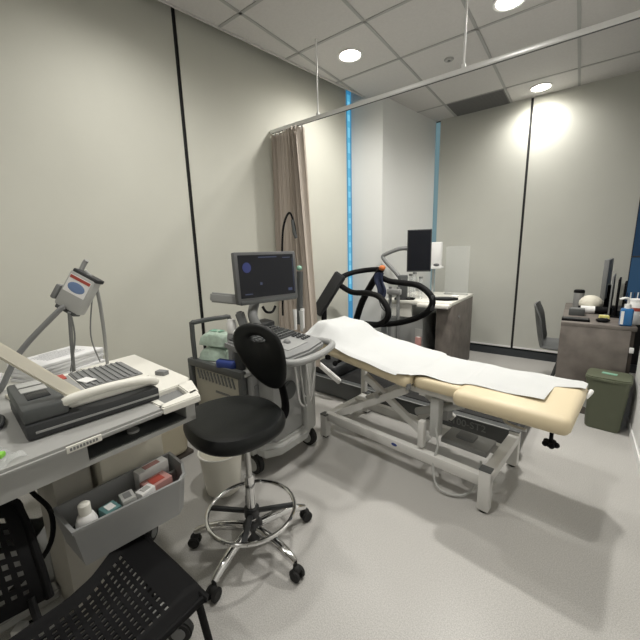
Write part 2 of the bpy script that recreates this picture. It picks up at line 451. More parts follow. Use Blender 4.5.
# sheet over the couch
def ztop(s):
    z0 = .622
    if s < -.735: z0 += .14*(-.735-s)
    if -.735 < s < -.47: z0 -= .004
    return z0
def sheet(u, v):
    near = .16
    s0, s1 = -1.58, -.11
    s = s0+(s1-s0)*u
    # near border follows the pads
    sm = smooth(-.80,-.66,s); near = .036*(1-sm)+.125*sm; sm = smooth(-.52,-.42,s); near = near*(1-sm)+.165*sm
    far = .60+.06
    o = near+(far-near)*v
    # the far half runs on over the foot end
    if u > .9:
        s += (u-.9)/.1*.120*smooth(.40,.46,o)
    z = ztop(s)+.006
    b_ = smooth(-1.17,-1.37,s)*(1-.75*smooth(-1.54,-1.63,s))
    z += .082*b_*smooth(.575,.47,o)*smooth(.05,.20,o)
    z += .004*math.sin(9*s+14*o)+.003*math.sin(23*s-11*o)
    fe = .555 if s > -.735 else .575
    fe = .552 if s > -.47 else fe
    if o > fe:
        z -= (o-fe)*1.3
        o = fe+(o-fe)*.35
        z -= 0
    if s < -.80: z -= .012*smooth(near+.03,near,o)*(1-b_)
    if s > .0: z -= (s)*.9
    return B(s, o, z)
sh = MB().grid(sheet, 120, 44, .002).build('paper_sheet','sheet', sharp=80)
sh.location = bo; sh.rotation_euler = (0,0,BED_RZ)
tag(sh,'white crumpled paper sheet spread along the examination couch','sheet')

# ------------------------------------------------------------------ swivel stool
st = thing('swivel_stool','black padded swivel stool with chrome star base and foot ring','stool',(-1.08,.88,0))
fwd = Vector((-.25,-.968,0)); sd = Vector((.968,-.25,0))
MB().cyl((0,0,.085),(0,0,.36),.022,n=24).build('lower_column','chrome',st)
MB().cyl((0,0,.34),(0,0,.56),.014,n=24).build('gas_lift','steel',st)
MB().lathe([(0,.05),(.04,.05),(.045,.07),(.045,.115),(.03,.135),(0,.135)],n=24).build('hub','charcoal',st)
for ang in (68,142,216,283,357):
    a = math.radians(ang); d = Vector((math.cos(a),math.sin(a),0))
    lg = MB().tube([d*.035+Vector((0,0,.10)), d*.13+Vector((0,0,.105)), d*.215+Vector((0,0,.092)), d*.268+Vector((0,0,.075))],.016,12,rads=[.021,.021,.019,.014]).build('leg','chrome',st)
    c = MB(); n_ = Vector((-d.y,d.x,0)); p = d*.275+Vector((0,0,.026))
    for q in (-1,1): c.cyl(p+n_*(.006*q),p+n_*(.024*q),.026,n=24,bev=.004)
    c.cyl(p+Vector((0,0,.012))-d*.01,p+Vector((0,0,.05))-d*.008,.009); c.sph(p+Vector((0,0,.02)),.018,n=12)
    c.build('caster','black_rubber',lg)
ring = MB().torus((0,0,.187),.194,.009,n=64).build('foot_ring','chrome',st)
for ang in (44,212,308):
    a = math.radians(ang); d = Vector((math.cos(a),math.sin(a),0))
    MB().bar(d*.02+Vector((0,0,.178)),d*.19+Vector((0,0,.186)),.022,.016).build('ring_spoke','charcoal',st)
MB().cyl((0,0,.155),(0,0,.20),.034,n=24,bev=.004).build('ring_collar','charcoal',st)
# seat: rounded D shape, waterfall edge
def seat_mesh(c, rz, a_, b_, z0, z1, sq=2.5):
    mb = MB(); t = bmesh.new(); rings = []; n = 56
    prof = [(.0,z1-.012),(.55,z1-.006),(.82,z1),(.93,z1-.006),(.985,z1-.022),(1.,z1-.038),(.985,z0+.014),(.93,z0+.002),(.85,z0),(0,z0)]
    for r, zz in prof:
        if r == 0: rings.append([t.verts.new((0,0,zz))]); continue
        row = []
        for k in range(n):
            th = 2*PI*k/n; cx, sy = math.cos(th), math.sin(th)
            rr = 1/((abs(cx)**sq+abs(sy)**sq)**(1/sq))
            wid = a_*(1-.10*sy)          # narrower at the back (+y)
            row.append(t.verts.new((r*rr*cx*wid, r*rr*sy*b_, zz+.006*(cx*cx)*r)))
        rings.append(row)
    for A_, C_ in zip(rings, rings[1:]):
        for k in range(n):
            j = (k+1) % n
            if len(A_) == 1: t.faces.new((A_[0],C_[j],C_[k]))
            elif len(C_) == 1: t.faces.new((A_[k],A_[j],C_[0]))
            else: t.faces.new((A_[k],A_[j],C_[j],C_[k]))
    bmesh.ops.recalc_face_normals(t, faces=t.faces)
    mb._merge(t, Matrix.Translation(c) @ Matrix.Rotation(rz,4,'Z'))
    return mb
RZS = math.atan2(fwd.x*-1, fwd.y*-1)   # back direction angle helper
rzs = math.atan2(-fwd.y,-fwd.x)-PI/2
seat_mesh((-.058,-.002,0), rzs, .230, .208, .568, .637, 2.3).build('seat','black_leather',st)
pl_ = MB(); pl_.box((-.01,.0,.552),(.16,.18,.016), rz=rzs, bev=.003); pl_.cyl((0,0,.52),(0,0,.552),.035); pl_.build('seat_plate','charcoal',st)
bk = -fwd
MB().tube([(.01,.08,.545),(.022,.18,.552),(.034,.218,.60),(.026,.208,.72),(.01,.170,.86)],.03,12,flat=.4).build('back_post','black',st)
# backrest: rounded triangle shell with hand slot
bn = Vector((.30,-.954,0)); bs = Vector((.954,.30,0))
bc = Vector((.0,.135,.872))
def back_outline(th):
    cx, sy = math.cos(th), math.sin(th)
    rr = 1/((abs(cx)**2.3+abs(sy)**2.3)**(1/2.3))
    return Vector((rr*cx*(.115+.032*sy), rr*sy*.155))
mb = MB(); t = bmesh.new(); n = 56
def bpt(p, dpt):
    cur = 1.6*p.x*p.x
    return bc+bs*p.x+Vector((0,0,p.y))+bn*(cur+dpt)+Vector((.7,.7,0))*(-p.y*.24)
sl = lambda th: Vector((.038*math.cos(th), .085+.016*math.sin(th)))
rows = []
for sgn in (1,-1):
    for f_, dp in ((0,.010),(.06,.017),(.4,.020),(.8,.017),(.95,.010),(1.,.0)):
        if sgn == -1 and f_ == 1.: continue
        rows.append((f_, sgn*dp, sgn))
order = [r for r in rows if r[2] == 1]+[r for r in rows if r[2] == -1][::-1]
R_ = []
for f_, dp, _ in order:
    row = []
    for k in range(n):
        th = 2*PI*k/n
        p = sl(th)*(1-f_)+back_outline(th)*f_
        row.append(t.verts.new(bpt(p, dp)))
    R_.append(row)
for i in range(len(R_)):
    A_, C_ = R_[i], R_[(i+1) % len(R_)]
    for k in range(n): t.faces.new((A_[k],A_[(k+1)%n],C_[(k+1)%n],C_[k]))
bmesh.ops.recalc_face_normals(t, faces=t.faces)
mb._merge(t); mb.build('backrest','black_leather',st, sharp=60)

# ------------------------------------------------------------------ ultrasound machine
us = thing('ultrasound_machine','grey wheeled ultrasound machine with monitor and control panel','ultrasound machine',(-1.75,1.48,0))
def U(x,y,z): return Vector((x+1.75,y-1.48,z))
def ubox(a, b_, **k): return MB().box2(U(*a),U(*b_),**k)
ubox((-2.06,1.27,.14),(-1.55,1.70,.60), bev=.02).build('cabinet','panel_beige',us)
# dark trim frame round the visible side
tr = MB()
tr.box2(U(-2.09,1.245,.585),U(-1.53,1.285,.635), bev=.008); tr.box2(U(-1.57,1.245,.16),U(-1.53,1.285,.60), bev=.008)
tr.box2(U(-2.09,1.245,.16),U(-2.05,1.285,.60), bev=.008); tr.build('side_trim','darkgrey',us)
vs = MB()
for k in range(11): vs.box(U(-2.0+.036*k,1.266,.535),(.012,.006,.07), ry=-.35)
vs.build('vent_slots','midgrey',us)
ubox((-1.82,1.262,.44),(-1.68,1.268,.452)).build('name_strip','midgrey',us)
ubox((-2.08,1.265,.60),(-1.52,1.71,.618), bev=.004).build('top_shelf','lightgrey',us)
MB().tube([U(-2.03,1.27,.60),U(-2.03,1.27,.86),U(-2.02,1.29,.885),U(-1.97,1.48,.89),U(-1.96,1.53,.865),U(-1.96,1.54,.62)],.016,10,smooth=3).build('rear_handle','darkgrey',us)
# front face (faces +x) with connector ports
fr = ubox((-1.56,1.29,.20),(-1.50,1.72,.60), bev=.012).build('front_panel','grey_plastic',us)
for k in range(4):
    ubox((-1.503,1.31+.07*k,.40),(-1.488,1.365+.07*k,.54), bev=.006).build('probe_port','lightgrey' if k%2 else 'midgrey',fr)
# neck and front column carrying the control panel
ubox((-1.50,1.33,.18),(-1.36,1.60,.76), bev=.03).build('neck','grey_plastic',us)
ubox((-1.41,1.60,.15),(-1.33,1.70,.78), bev=.02).build('front_column','lightgrey',us)
MB().prism([(.15,-.24),(.36,-.22),(.42,-.12),(.43,.10),(.38,.20),(.15,.24)],.10,.19,bev=.025,seg=3).build('base_skirt','lightgrey',us)
for (x,y) in ((-1.47,1.25),(-1.40,1.685),(-1.95,1.30),(-1.95,1.66)):
    c = MB(); c.cyl(U(x,y-.024,.068),U(x,y+.024,.068),.068,n=28,bev=.01); w_ = c.build('caster','black_rubber',us)
    h = MB(); h.cyl(U(x,y-.027,.068),U(x,y+.027,.068),.042,n=20); h.cyl(U(x,y,.12),U(x,y,.16),.02); h.build('caster_hub','lightgrey',w_)
# control panel: tilted deck
pm = Matrix.Translation(U(-1.325,1.405,.80)) @ Matrix.Rotation(.13,4,'Z') @ Matrix.Rotation(.14,4,'Y')
def P_(mb): bmesh.ops.transform(mb.bm, matrix=pm, verts=mb.bm.verts); return mb
P_(MB().prism([(-.25,-.22),(.06,-.24),(.16,-.19),(.18,0),(.16,.19),(.06,.24),(-.25,.22)],-.035,.015,bev=.012)).build('control_panel','panel_grey',us)
P_(MB().box2((-.24,-.20,.015),(-.04,.20,.024),bev=.004)).build('keyboard_deck','charcoal',us)
kb = MB()
for i in range(5):
    for j in range(13):
        kb.box((-.215+.036*i,-.18+.03*j,.028),(.026,.022,.008),bev=.002)
P_(kb).build('keys','darkgrey',us)
P_(MB().box2((-.03,-.10,.015),(.10,.10,.019),bev=.002)).build('palm_deck','grey_plastic',us)
P_(MB().sph((.02,0,.018),.022)).build('trackball','midgrey',us)
for i in range(3):
    for j in range(4):
        P_(MB().box((-.02+.035*i,.125+.022*j,.02),(.02,.012,.008),bev=.001)).build('button','charcoal',us)
        P_(MB().cyl((-.02+.035*i,-.125-.02*j,.015),(-.02+.035*i,-.125-.02*j,.028),.007,n=12)).build('button','charcoal',us)
P_(MB().tube([(.05,.22,-.01),(.13,.235,.0),(.22,.19,.01),(.25,.0,.012),(.22,-.19,.01),(.13,-.235,.0),(.05,-.22,-.01)],.02,12,smooth=8)).build('front_handle','grey_plastic',us)
P_(MB().box2((-.33,.02,.0),(-.23,.23,.055),bev=.02)).build('rear_console','charcoal',us)
# monitor
m0 = Vector((-1.574,1.294)); m1 = Vector((-1.468,1.712))
mu = Vector((m1.x-m0.x,m1.y-m0.y,0)); mw = mu.length; mu.normalize(); mc = U((m0.x+m1.x)/2,(m0.y+m1.y)/2,1.182)
mm = frame(mc, mu, (0,0,1)) @ Matrix.Rotation(-.06,4,'X')
def Q_(mb): bmesh.ops.transform(mb.bm, matrix=mm, verts=mb.bm.verts); return mb
hw, hh = mw/2, .153
mon = Q_(MB().box2((-hw,-hh,-.04),(hw,hh,0), bev=.008)).build('monitor','bezel',us)
Q_(MB().box2((-hw+.022,-hh+.036,-.002),(hw-.022,hh-.018,.0012))).build('screen','screen',mon)
Q_(MB().box2((-hw+.02,-hh-.004,-.035),(hw-.02,-hh+.02,.003),bev=.003)).build('lower_bezel','darkgrey',mon)
Q_(MB().sph((-hw+.075,.062,.0012),.028,(1,1.1,.02))).build('screen_icon','screen_blue',mon)
sl_ = MB()
sl_.box2((-.06,hh-.035,.001),(.07,hh-.030,.0018)); sl_.box2((.11,hh-.040,.001),(.17,hh-.036,.0018)); sl_.box2((-hw+.05,-hh+.055,.001),(-hw+.10,-hh+.06,.0018))
sl_.box2((hw-.075,-hh+.058,.001),(hw-.045,-hh+.075,.0018)); sl_.box2((hw-.03,-hh+.05,.001),(hw-.0275,hh-.04,.0018)); sl_.box2((-.06,-.045,.001),(-.045,-.03,.0018))
Q_(sl_).build('screen_marks','screen_line',mon)
MB().tube([mc+Vector((-.05,-.03,-.06)),mc+Vector((-.10,-.02,-.14)),U(-1.57,1.40,.95),U(-1.52,1.42,.84)],.03,12).build('monitor_arm','midgrey',us)
ax = U(-1.62,1.39,.0)
MB().bar(U(-1.63,1.345,.98),U(-1.60,1.37,.84),.05,.05,bev=.01).build('arm_joint','midgrey',us)
MB().bar(U(-1.76,1.245,1.075),U(-1.60,1.36,1.05),.035,.06,bev=.01).build('articulated_arm','grey_plastic',us)
MB().tube([U(-1.50,1.42,1.01),U(-1.49,1.44,.975),U(-1.49,1.49,.968),U(-1.49,1.52,1.0)],.008,8).build('loop_handle','black',us)
MB().tube([U(-1.60,1.70,.90),U(-1.613,1.738,1.33),U(-1.60,1.75,1.50),U(-1.57,1.777,1.585),U(-1.55,1.795,1.53),U(-1.54,1.805,1.43)],.007,8).build('cable_hanger','black',us)
MB().tube([U(-1.555,1.79,1.54),U(-1.55,1.80,1.46),U(-1.54,1.805,1.42)],.013,8,rads=[.009,.014,.010]).build('hanger_hook','darkgrey',us)
ph = MB().tube([U(-1.50,1.76,.84),U(-1.49,1.77,1.20)],.022,10,smooth=0).build('probe_holder','darkgrey',us)
MB().sph(U(-1.49,1.765,1.222),.019,(1,1,.9),n=14).build('probe_head','green_label',ph)
for k,(x,y) in enumerate(((-1.47,1.68),(-1.45,1.735),(-1.40,1.66))):
    MB().tube([U(x,y,.82),U(x,y,.90),U(x-.005,y+.004,.955)],.011,10,rads=[.010,.011,.015],smooth=3).build('probe','white' if k<2 else 'lightgrey',us)
for k,(dy,dz,r) in enumerate(((0,.0,.006),(.05,-.06,.006),(.10,.05,.005),(.03,.12,.005))):
    MB().tube([U(-1.36,1.52+dy,.74),U(-1.32,1.50+dy,.55+dz),U(-1.33,1.53+dy,.40+dz*.6),U(-1.34,1.60+dy*.5,.34+dz*.5),U(-1.33,1.66,.40+dz),U(-1.32,1.685,.60),U(-1.34,1.68,.74)],r,8).build('probe_cable','white' if k%2==0 else 'lightgrey',us)
MB().cyl(U(-1.355,1.45,.50),U(-1.33,1.45,.50),.06,n=28,bev=.01).build('cable_reel','darkgrey',us)

# supplies on the machine's shelf
def pack(x, y, z, rz, label):
    t = thing('tissue_pack', label, 'tissue pack', (x,y,z), rz, 'tissue packs on the machine shelf')
    m_ = MB(); m_.grid(lambda u,v: Vector(((u-.5)*.22,(v-.5)*.13,.008+.094*(max(0,math.sin(PI*u))**.2*max(0,math.sin(PI*v))**.2)+.004*math.sin(19*u+7*v)*math.sin(PI*u)*math.sin(PI*v))), 26, 18)
    m_.grid(lambda u,v: Vector(((u-.5)*.22,(v-.5)*.13,.008-.008*(max(0,math.sin(PI*u))**.3*max(0,math.sin(PI*v))**.3))), 26, 18)
    p = m_.build('wrapper','green_pack',t, sharp=80)
    MB().box((0,0,.102),(.10,.05,.002)).build('printed_label','green_label',t)
    return t
pack(-1.92,1.38,.619,.30,'pale green soft tissue pack lying directly on the machine shelf')
pack(-1.92,1.385,.719,.18,'pale green soft tissue pack lying on top of another')
def gelbottle(x, y, h, label, body):
    t = thing('gel_bottle', label, 'bottle', (x,y,.619), 0, 'capped bottles on the machine shelf')
    r = .033
    MB().lathe([(0,0),(r-.003,0),(r,.004),(r,h*.62),(r*.9,h*.70),(r*.6,h*.74),(0,h*.74)],n=24).build('bottle_body',body,t)
    MB().lathe([(0,h*.73),(r*.85,h*.73),(r*.9,h*.75),(r*.9,h*.95),(r*.7,h),(0,h)],n=24).build('cap','white',t)
gelbottle(-1.685,1.325,.31,'tall grey bottle with white cap beside the green packs','midgrey')
gelbottle(-1.622,1.318,.25,'short dark bottle with white cap behind the stool backrest','charcoal')
t = thing('glove_pouch','bright blue soft pouch at the front of the machine shelf','pouch',(-1.66,1.32,.619),.2)
t.location = (-1.70,1.275,.619)
MB().box((0,0,.03),(.15,.05,.06),bev=.02,seg=3).build('pouch_body','blue',t); MB().box((0,0,.061),(.11,.012,.006),bev=.002).build('zip','navy',t)

# white waste bin behind the stool
t = thing('waste_bin','round cream white waste bin on floor behind the stool','bin',(-1.52,1.05,0))
MB().lathe([(0,.0),(.088,0),(.094,.006),(.118,.235),(.124,.238),(.124,.246),(.114,.246),(.090,.012),(0,.012)],n=48).build('body','bin_white',t)
MB().torus((0,0,.243),.119,.006).build('rim','cream_white',t)

# beige pedestal container below the cart's end
t = thing('pedal_bin','beige plastic container on floor behind the right end of cart','container',(-2.09,.94,0))
MB().box2((-.11,-.25,.02),(.11,.20,.53),bev=.05,seg=4).build('body','beige_plastic',t)
MB().box2((-.09,-.22,0),(.104,.22,.022)).build('plinth','brown_dark',t)
MB().tube([(.113,-.02,.30),(.118,-.03,.22),(.115,-.07,.12),(.113,-.09,.04)],.003,6).build('cord','red',t)

# ------------------------------------------------------------------ recorder cart (left foreground)
cz = .83
cart = thing('recorder_cart','pale grey medical cart carrying the heart recorder, left foreground','cart',(-1.30,.30,0))
def K(x,y,z): return Vector((x+1.30,y-.30,z))
def kp(poly): return [(x+1.30,y-.30) for x,y in poly]
top = [(-.975,-.35),(-1.045,.655),(-1.235,.735),(-1.78,.775),(-1.70,-.35)]
# top slab with recessed tray near the right end
MB().prism(kp([(-1.055,-.35),(-1.045,.525),(-1.765,.575),(-1.70,-.35)]),cz-.022,cz,bev=.008).build('cart_top','cart_grey',cart)
e = MB()
e.prism(kp([(-1.044,.52),(-1.035,.652),(-1.10,.680),(-1.075,.52)]),cz-.022,cz+.004,bev=.004)
e.prism(kp([(-1.185,.52),(-1.19,.70),(-1.235,.735),(-1.78,.775),(-1.765,.52)]),cz-.022,cz+.004,bev=.004)
e.prism(kp([(-1.07,.635),(-1.08,.675),(-1.20,.725),(-1.20,.66)]),cz-.022,cz+.004,bev=.004)
e.prism(kp([(-1.06,.52),(-1.07,.545),(-1.20,.555),(-1.20,.52)]),cz-.022,cz+.004,bev=.004)
e.build('end_rim','cream_white',cart)
MB().prism(kp([(-1.05,.53),(-1.06,.66),(-1.20,.71),(-1.20,.53)]),cz-.022,cz-.014).build('tray_recess','midgrey',cart)
MB().box(K(-1.36,.69,cz+.012),(.05,.03,.02),rz=.3,bev=.004).build('latch','midgrey',cart)
# front fascia with slot
def fx(y, o=0): return -1.055+.0114*(y+.35)-o
def fseg(y0,y1,z0,z1,o0,o1): return kp([(fx(y0,o0),y0),(fx(y1,o0),y1),(fx(y1,o1),y1),(fx(y0,o1),y0)]),z0,z1
f = MB(); f.prism(*fseg(-.35,.30,.742,cz-.022,.012,.40)); f.prism(*fseg(.30,.64,.742,.757,.012,.40)); f.prism(*fseg(.605,.64,.742,cz-.022,.012,.40)); f.build('fascia','cart_grey',cart)
MB().prism(*fseg(.30,.605,.757,cz-.022,.20,.36)).build('slot_back','charcoal',cart)
MB().prism(*fseg(.30,.605,.7571,.759,.02,.20)).build('slot_floor','darkgrey',cart)
MB().cyl(K(-1.12,.45,.759),K(-1.12,.45,.767),.018,n=20).build('lock_disc','lightgrey',cart)
lb = MB(); lb.prism(*fseg(.25,.335,cz-.021,cz-.003,-.002,.004)); l_ = lb.build('label_strip','cream_white',cart)
ll = MB()
for k in range(9): ll.prism(*fseg(.257+.0078*k,.262+.0078*k,cz-.016,cz-.008,-.0032,-.001))
ll.build('label_print','midgrey',l_)
# column, rear box, base
MB().box2(K(-1.50,.25,.06),K(-1.27,.36,.742),bev=.01).build('column','column_grey',cart)
MB().box2(K(-1.42,.375,.44),K(-1.235,.60,.742),bev=.012).build('cabinet','cream',cart)
b1 = MB(); b1.bar(K(-1.46,.25,.10),K(-1.50,.60,.10),.06,.04,bev=.008); b1.bar(K(-1.38,.30,.10),K(-1.0,.45,.10),.06,.04,bev=.008); b1.bar(K(-1.46,.25,.10),K(-1.50,-.2,.10),.06,.04,bev=.008); b1.bar(K(-1.38,.22,.10),K(-1.0,-.2,.10),.06,.04,bev=.008)
b1.build('base_leg','lightgrey',cart)
for (x,y,a) in ((-1.50,.615,.6),(-.99,.455,-.9),(-1.50,-.2,0),(-1.0,-.2,0)):
    d = Vector((-math.sin(a),math.cos(a),0)); n_ = Vector((d.y,-d.x,0)); p = K(x,y,.045)
    c = MB(); c.cyl(p-n_*.016,p+n_*.016,.045,n=28,bev=.006); o_ = c.build('caster','black_rubber',cart)
    h = MB(); h.cyl(p-n_*.019,p+n_*.019,.024,n=20); h.cyl(p+Vector((0,0,.045)),p+Vector((0,0,.085)),.014); h.bar(p+Vector((0,0,.05))-n_*.02,p+Vector((0,0,.05))+n_*.02,.03,.012); h.build('caster_fork','midgrey',o_)
# hanging wire tray (grey plastic)
trp = [(-1.05,.229),(-1.02,.43),(-1.006,.527),(-1.03,.56),(-1.09,.59),(-1.20,.60),(-1.21,.225)]
tin = [(-1.057,.237),(-1.027,.43),(-1.014,.525),(-1.035,.553),(-1.092,.582),(-1.193,.592),(-1.203,.233)]
cen = (-1.11,.41)
def off(poly, f): return [(cen[0]+(x-cen[0])*f, cen[1]+(y-cen[1])*f) for x,y in poly]
tmp = bmesh.new(); L = []
for poly, z in ((off(trp,.90),.450),(off(trp,.985),.566),(off(trp,1.01),.571),(off(trp,1.01),.579),(tin,.579),(off(tin,.90),.4705)):
    L.append([tmp.verts.new(K(x,y,z)) for x,y in poly])
for A_, C_ in zip(L, L[1:]):
    for k in range(len(A_)): tmp.faces.new((A_[k],A_[(k+1)%len(A_)],C_[(k+1)%len(A_)],C_[k]))
tmp.faces.new(L[0][::-1]); tmp.faces.new(L[-1]); bmesh.ops.recalc_face_normals(tmp, faces=tmp.faces)
mb = MB(); mb._merge(tmp); mb.build('hanging_tray','tray_grey',cart)
MB().box2(K(-1.13,.245,.471),K(-1.122,.575,.545)).build('tray_divider','tray_grey',cart)
MB().tube([K(-1.36,.18,.70),K(-1.27,.20,.63),K(-1.19,.22,.58),K(-1.15,.19,.50),K(-1.20,.1,.40)],.007,8).build('black_cable','black',cart)
MB().tube([K(-1.42,.11,.70),K(-1.36,.12,.66),K(-1.34,.12,.58),K(-1.38,.08,.48),K(-1.46,.04,.42)],.008,8).build('grey_cable','lightgrey',cart)

# contents of the tray
t = thing('spray_bottle','small white bottle standing in the grey hanging tray','bottle',(-1.085,.275,.471))
MB().lathe([(0,0),(.025,0),(.028,.004),(.028,.095),(.021,.115),(.012,.122),(0,.122)],n=24).build('bottle_body','white',t)
MB().lathe([(0,.120),(.016,.120),(.016,.150),(.010,.156),(0,.156)],n=20).build('cap','cream_white',t)
def small_box(name, label, cat, c, d, rz, m1, m2):
    t = thing(name, label, cat, c, rz)
    MB().box((0,0,d[2]/2),d,bev=.003).build('carton',m1,t); MB().box((0,0,d[2]+.0008),(d[0]*.6,d[1]*.5,.0016)).build('panel',m2,t)
small_box('ointment_box','open dusty pink box in the tray beside its rounded end','box',(-1.085,.485,.471),(.06,.085,.105),.05,'pink','red')
small_box('gauze_packet','white gauze packet in tray next to the pink box','packet',(-1.057,.435,.471),(.035,.05,.112),.2,'white','lightgrey')
small_box('tape_box','teal green box in the tray beside the white bottle','box',(-1.075,.335,.471),(.05,.045,.105),.1,'teal','white')
small_box('sachet_stack','grey and white sachets in the middle of the tray','packet',(-1.070,.385,.471),(.05,.04,.115),-.15,'lightgrey','midgrey')
small_box('swab_packet','white packets lying at the back of the tray','packet',(-1.165,.51,.471),(.04,.11,.115),.05,'white','pink')
small_box('dark_case','dark case between teal box and sachets in the tray','box',(-1.105,.325,.471),(.02,.03,.092),.0,'charcoal','midgrey')

# electrocardiograph machine on the cart
ec = thing('heart_recorder','dark grey heart recorder with white carrying handle on the cart','heart recorder',(-1.30,.40,cz+.001),-.09)
MB().box2((-.15,-.19,0),(.16,.17,.045),bev=.008).build('base','charcoal',ec)
MB().box2((-.152,-.19,.045),(.15,-.085,.088),bev=.008).build('control_panel','darkgrey',ec)
cb = MB()
for i,(x0,x1) in enumerate(((-.13,-.075),(-.06,-.01))): cb.box2((x0,-.17,.088),(x1,-.105,.091),bev=.001)
cb.build('key_pads','lightgrey',ec)
MB().box2((.0,-.165,.088),(.07,-.11,.0905),bev=.001).build('display','screen',ec)
MB().box2((-.13,-.082,.085),(-.07,-.04,.090),bev=.002).build('warning_label','red',ec)
MB().prism([(-.16,-.08),(.12,-.08),(.12,.165),(-.16,.165)],.045,.082,bev=.006).build('cover_frame','cream_white',ec)
MB().box2((-.11,-.075,.082),(.10,-.03,.086),bev=.001).build('paper_door','grey_plastic',ec)
rb = MB(); rb.box2((-.13,-.025,.082),(.085,.15,.087),bev=.002)
for k in range(9): rb.box2((-.125,-.02+.0185*k,.087),(.08,-.012+.0185*k,.091),bev=.001)
rb.build('ribbed_cover','midgrey',ec)
cd = MB().box((.02,-.005,.0925),(.055,.035,.002),rz=.3).build('card','white',ec); cd['label'] = 'small white card'
hd = MB(); hd.tube([(.125,-.10,.060),(.145,-.075,.085),(.155,.04,.092),(.148,.13,.08),(.13,.172,.058)],.014,12,flat=1.0,smooth=8); hd.build('carrying_handle','cream_white',ec)
MB().box2((.155,-.17,.018),(.1625,.165,.024)).build('paper_slit','grey_plastic',ec)
MB().bar((.13,-.055,.082),(.10,-.24,.30),.034,.016,bev=.004,up=(1,0,.3)).build('support_arm','cream',ec)

# acquisition module on tripod bracket
tp = thing('cable_arm','grey tubular stand holding the lead module above the cart','stand',(-1.62,.30,cz))
def Tp(x,y,z): return Vector((x+1.62,y-.30,z-cz))
MB().tube([Tp(-1.665,.20,cz+.005),Tp(-1.636,.233,.862),Tp(-1.613,.304,.991),Tp(-1.574,.426,1.124),Tp(-1.566,.45,1.14)],.010,10,smooth=4).build('main_tube','midgrey',tp)
MB().tube([Tp(-1.562,.462,1.12),Tp(-1.64,.475,1.0),Tp(-1.72,.487,cz+.004)],.007,10,smooth=4).build('leg','midgrey',tp)
MB().tube([Tp(-1.545,.53,1.275),Tp(-1.536,.557,1.215),Tp(-1.60,.585,1.05),Tp(-1.715,.62,cz+.004)],.007,10,smooth=4).build('leg','grey_plastic',tp)
MB().cyl(Tp(-1.665,.20,cz),Tp(-1.665,.20,cz+.012),.03).build('foot_plate','midgrey',tp)
for p_ in ((-1.74,.60),(-1.70,.47)):
    MB().tube([Tp(-1.565,.465,1.13) if p_[1]<.5 else Tp(-1.55,.55,1.2),Tp((p_[0]-1.56)/2,(p_[1]+.5)/2,1.0),Tp(p_[0],p_[1],cz+.02)],.003,6).build('lead_cable','midgrey',tp)
# module: tilted box
mdl = thing('lead_module','pale grey lead module with blue label clipped on the stand','module',(-1.553,.485,1.13))
mx_ = Vector((.750,.445,-.485)).normalized()      # along its width (image right, tilting down)
my_ = Vector((.293,.432,.851)); my_ = (my_-mx_*my_.dot(mx_)).normalized()
mf = frame((0,0,.065), mx_, my_)
def D_(mb): bmesh.ops.transform(mb.bm, matrix=mf, verts=mb.bm.verts); return mb
body = D_(MB().box2((-.055,-.075,-.045),(.055,.075,.0),bev=.010)).build('case','lightgrey',mdl)
D_(MB().box2((-.045,-.01,0),(.045,.06,.0012))).build('label','white',body)
D_(MB().sph((0,.018,.0012),.036,(1,.55,.03))).build('label_oval','label_blue',body)
D_(MB().box2((-.043,.046,.001),(.043,.058,.002))).build('label_band','red',body)
D_(MB().box2((-.048,.068,-.047),(.058,.084,-.002),bev=.004)).build('top_grip','charcoal',mdl)
D_(MB().box2((-.075,-.06,-.05),(-.055,.0,.005),bev=.006)).build('side_clip','midgrey',mdl)
D_(MB().box2((-.045,-.087,-.04),(.04,-.07,-.003),bev=.004)).build('lower_grip','darkgrey',mdl)
D_(MB().tube([(-.04,.07,-.035),(-.045,.11,-.04),(-.043,.125,-.04)],.009,10,smooth=3)).build('hook','grey_plastic',mdl)

# side table behind the cart, with papers
t = thing('side_table','white side table against wall behind the cart','table',(-1.98,.35,0))
MB().box2((-.20,-.55,.76),(.19,.31,.79),bev=.004).build('tabletop','cream_white',t)
for x in (-.17,.16):
    for y in (-.52,.28): MB().box2((x-.015,y-.015,0),(x+.015,y+.015,.76),bev=.003).build('leg','white_metal',t)
def stack(x,y,z,n,rz,label,w=.21,h=.30):
    t = thing('paper_stack',label,'papers',(x,y,z),rz,'paper stacks on the side table')
    for k in range(n):
        MB().box((random.uniform(-.008,.008),random.uniform(-.008,.008),.0075+.015*k),(w,h,.013),rz=random.uniform(-.08,.08),bev=.001).build('sheaf','paper',t)
    ik = MB()
    for k in range(7): ik.box((-.07+.02*k,.0,.015*n+.0008),(.003,h*.6 if k else h*.3,.0006))
    ik.build('print_lines','ink',t)
stack(-1.935,.50,.79,6,.35,'thick stack of printed white papers, tallest on the side table')
stack(-1.95,.13,.79,3,-.2,'low stack of white papers at near end of side table')
t = thing('glove_box','pale green glove box at left edge beside the papers','box',(-1.70,.10,cz+.001),.2)
MB().box((0,0,.05),(.12,.12,.10),bev=.004).build('carton','green_pack',t); MB().sph((0,0,.100),.035,(1,.5,.15)).build('opening','white',t)
t = thing('wipe_packet','lime green and clear plastic packet on cart front edge','packet',(-1.12,.11,cz+.001),.4)
MB().grid(lambda u,v: Vector(((u-.5)*.12,(v-.5)*.10,.003+.028*math.sin(PI*u)*math.sin(PI*v)+.006*math.sin(14*u+9*v))),16,14,.002).build('wrapper','clear',t)
MB().box((.01,-.005,.022),(.07,.022,.014),rz=.5,bev=.005).build('green_print','lime',t)
t = thing('lead_cables','dark coiled lead cables lying on the cart top','cables',(-1.33,.12,cz+.001))
for k in range(3):
    MB().tube([(.05+.02*k,-.12,.008),(.02,.0,.010+.008*k),(-.05+.03*k,.05,.012),(-.10,.02+.02*k,.010),(-.12,-.10,.008)],.006,8).build('cable','charcoal',t)
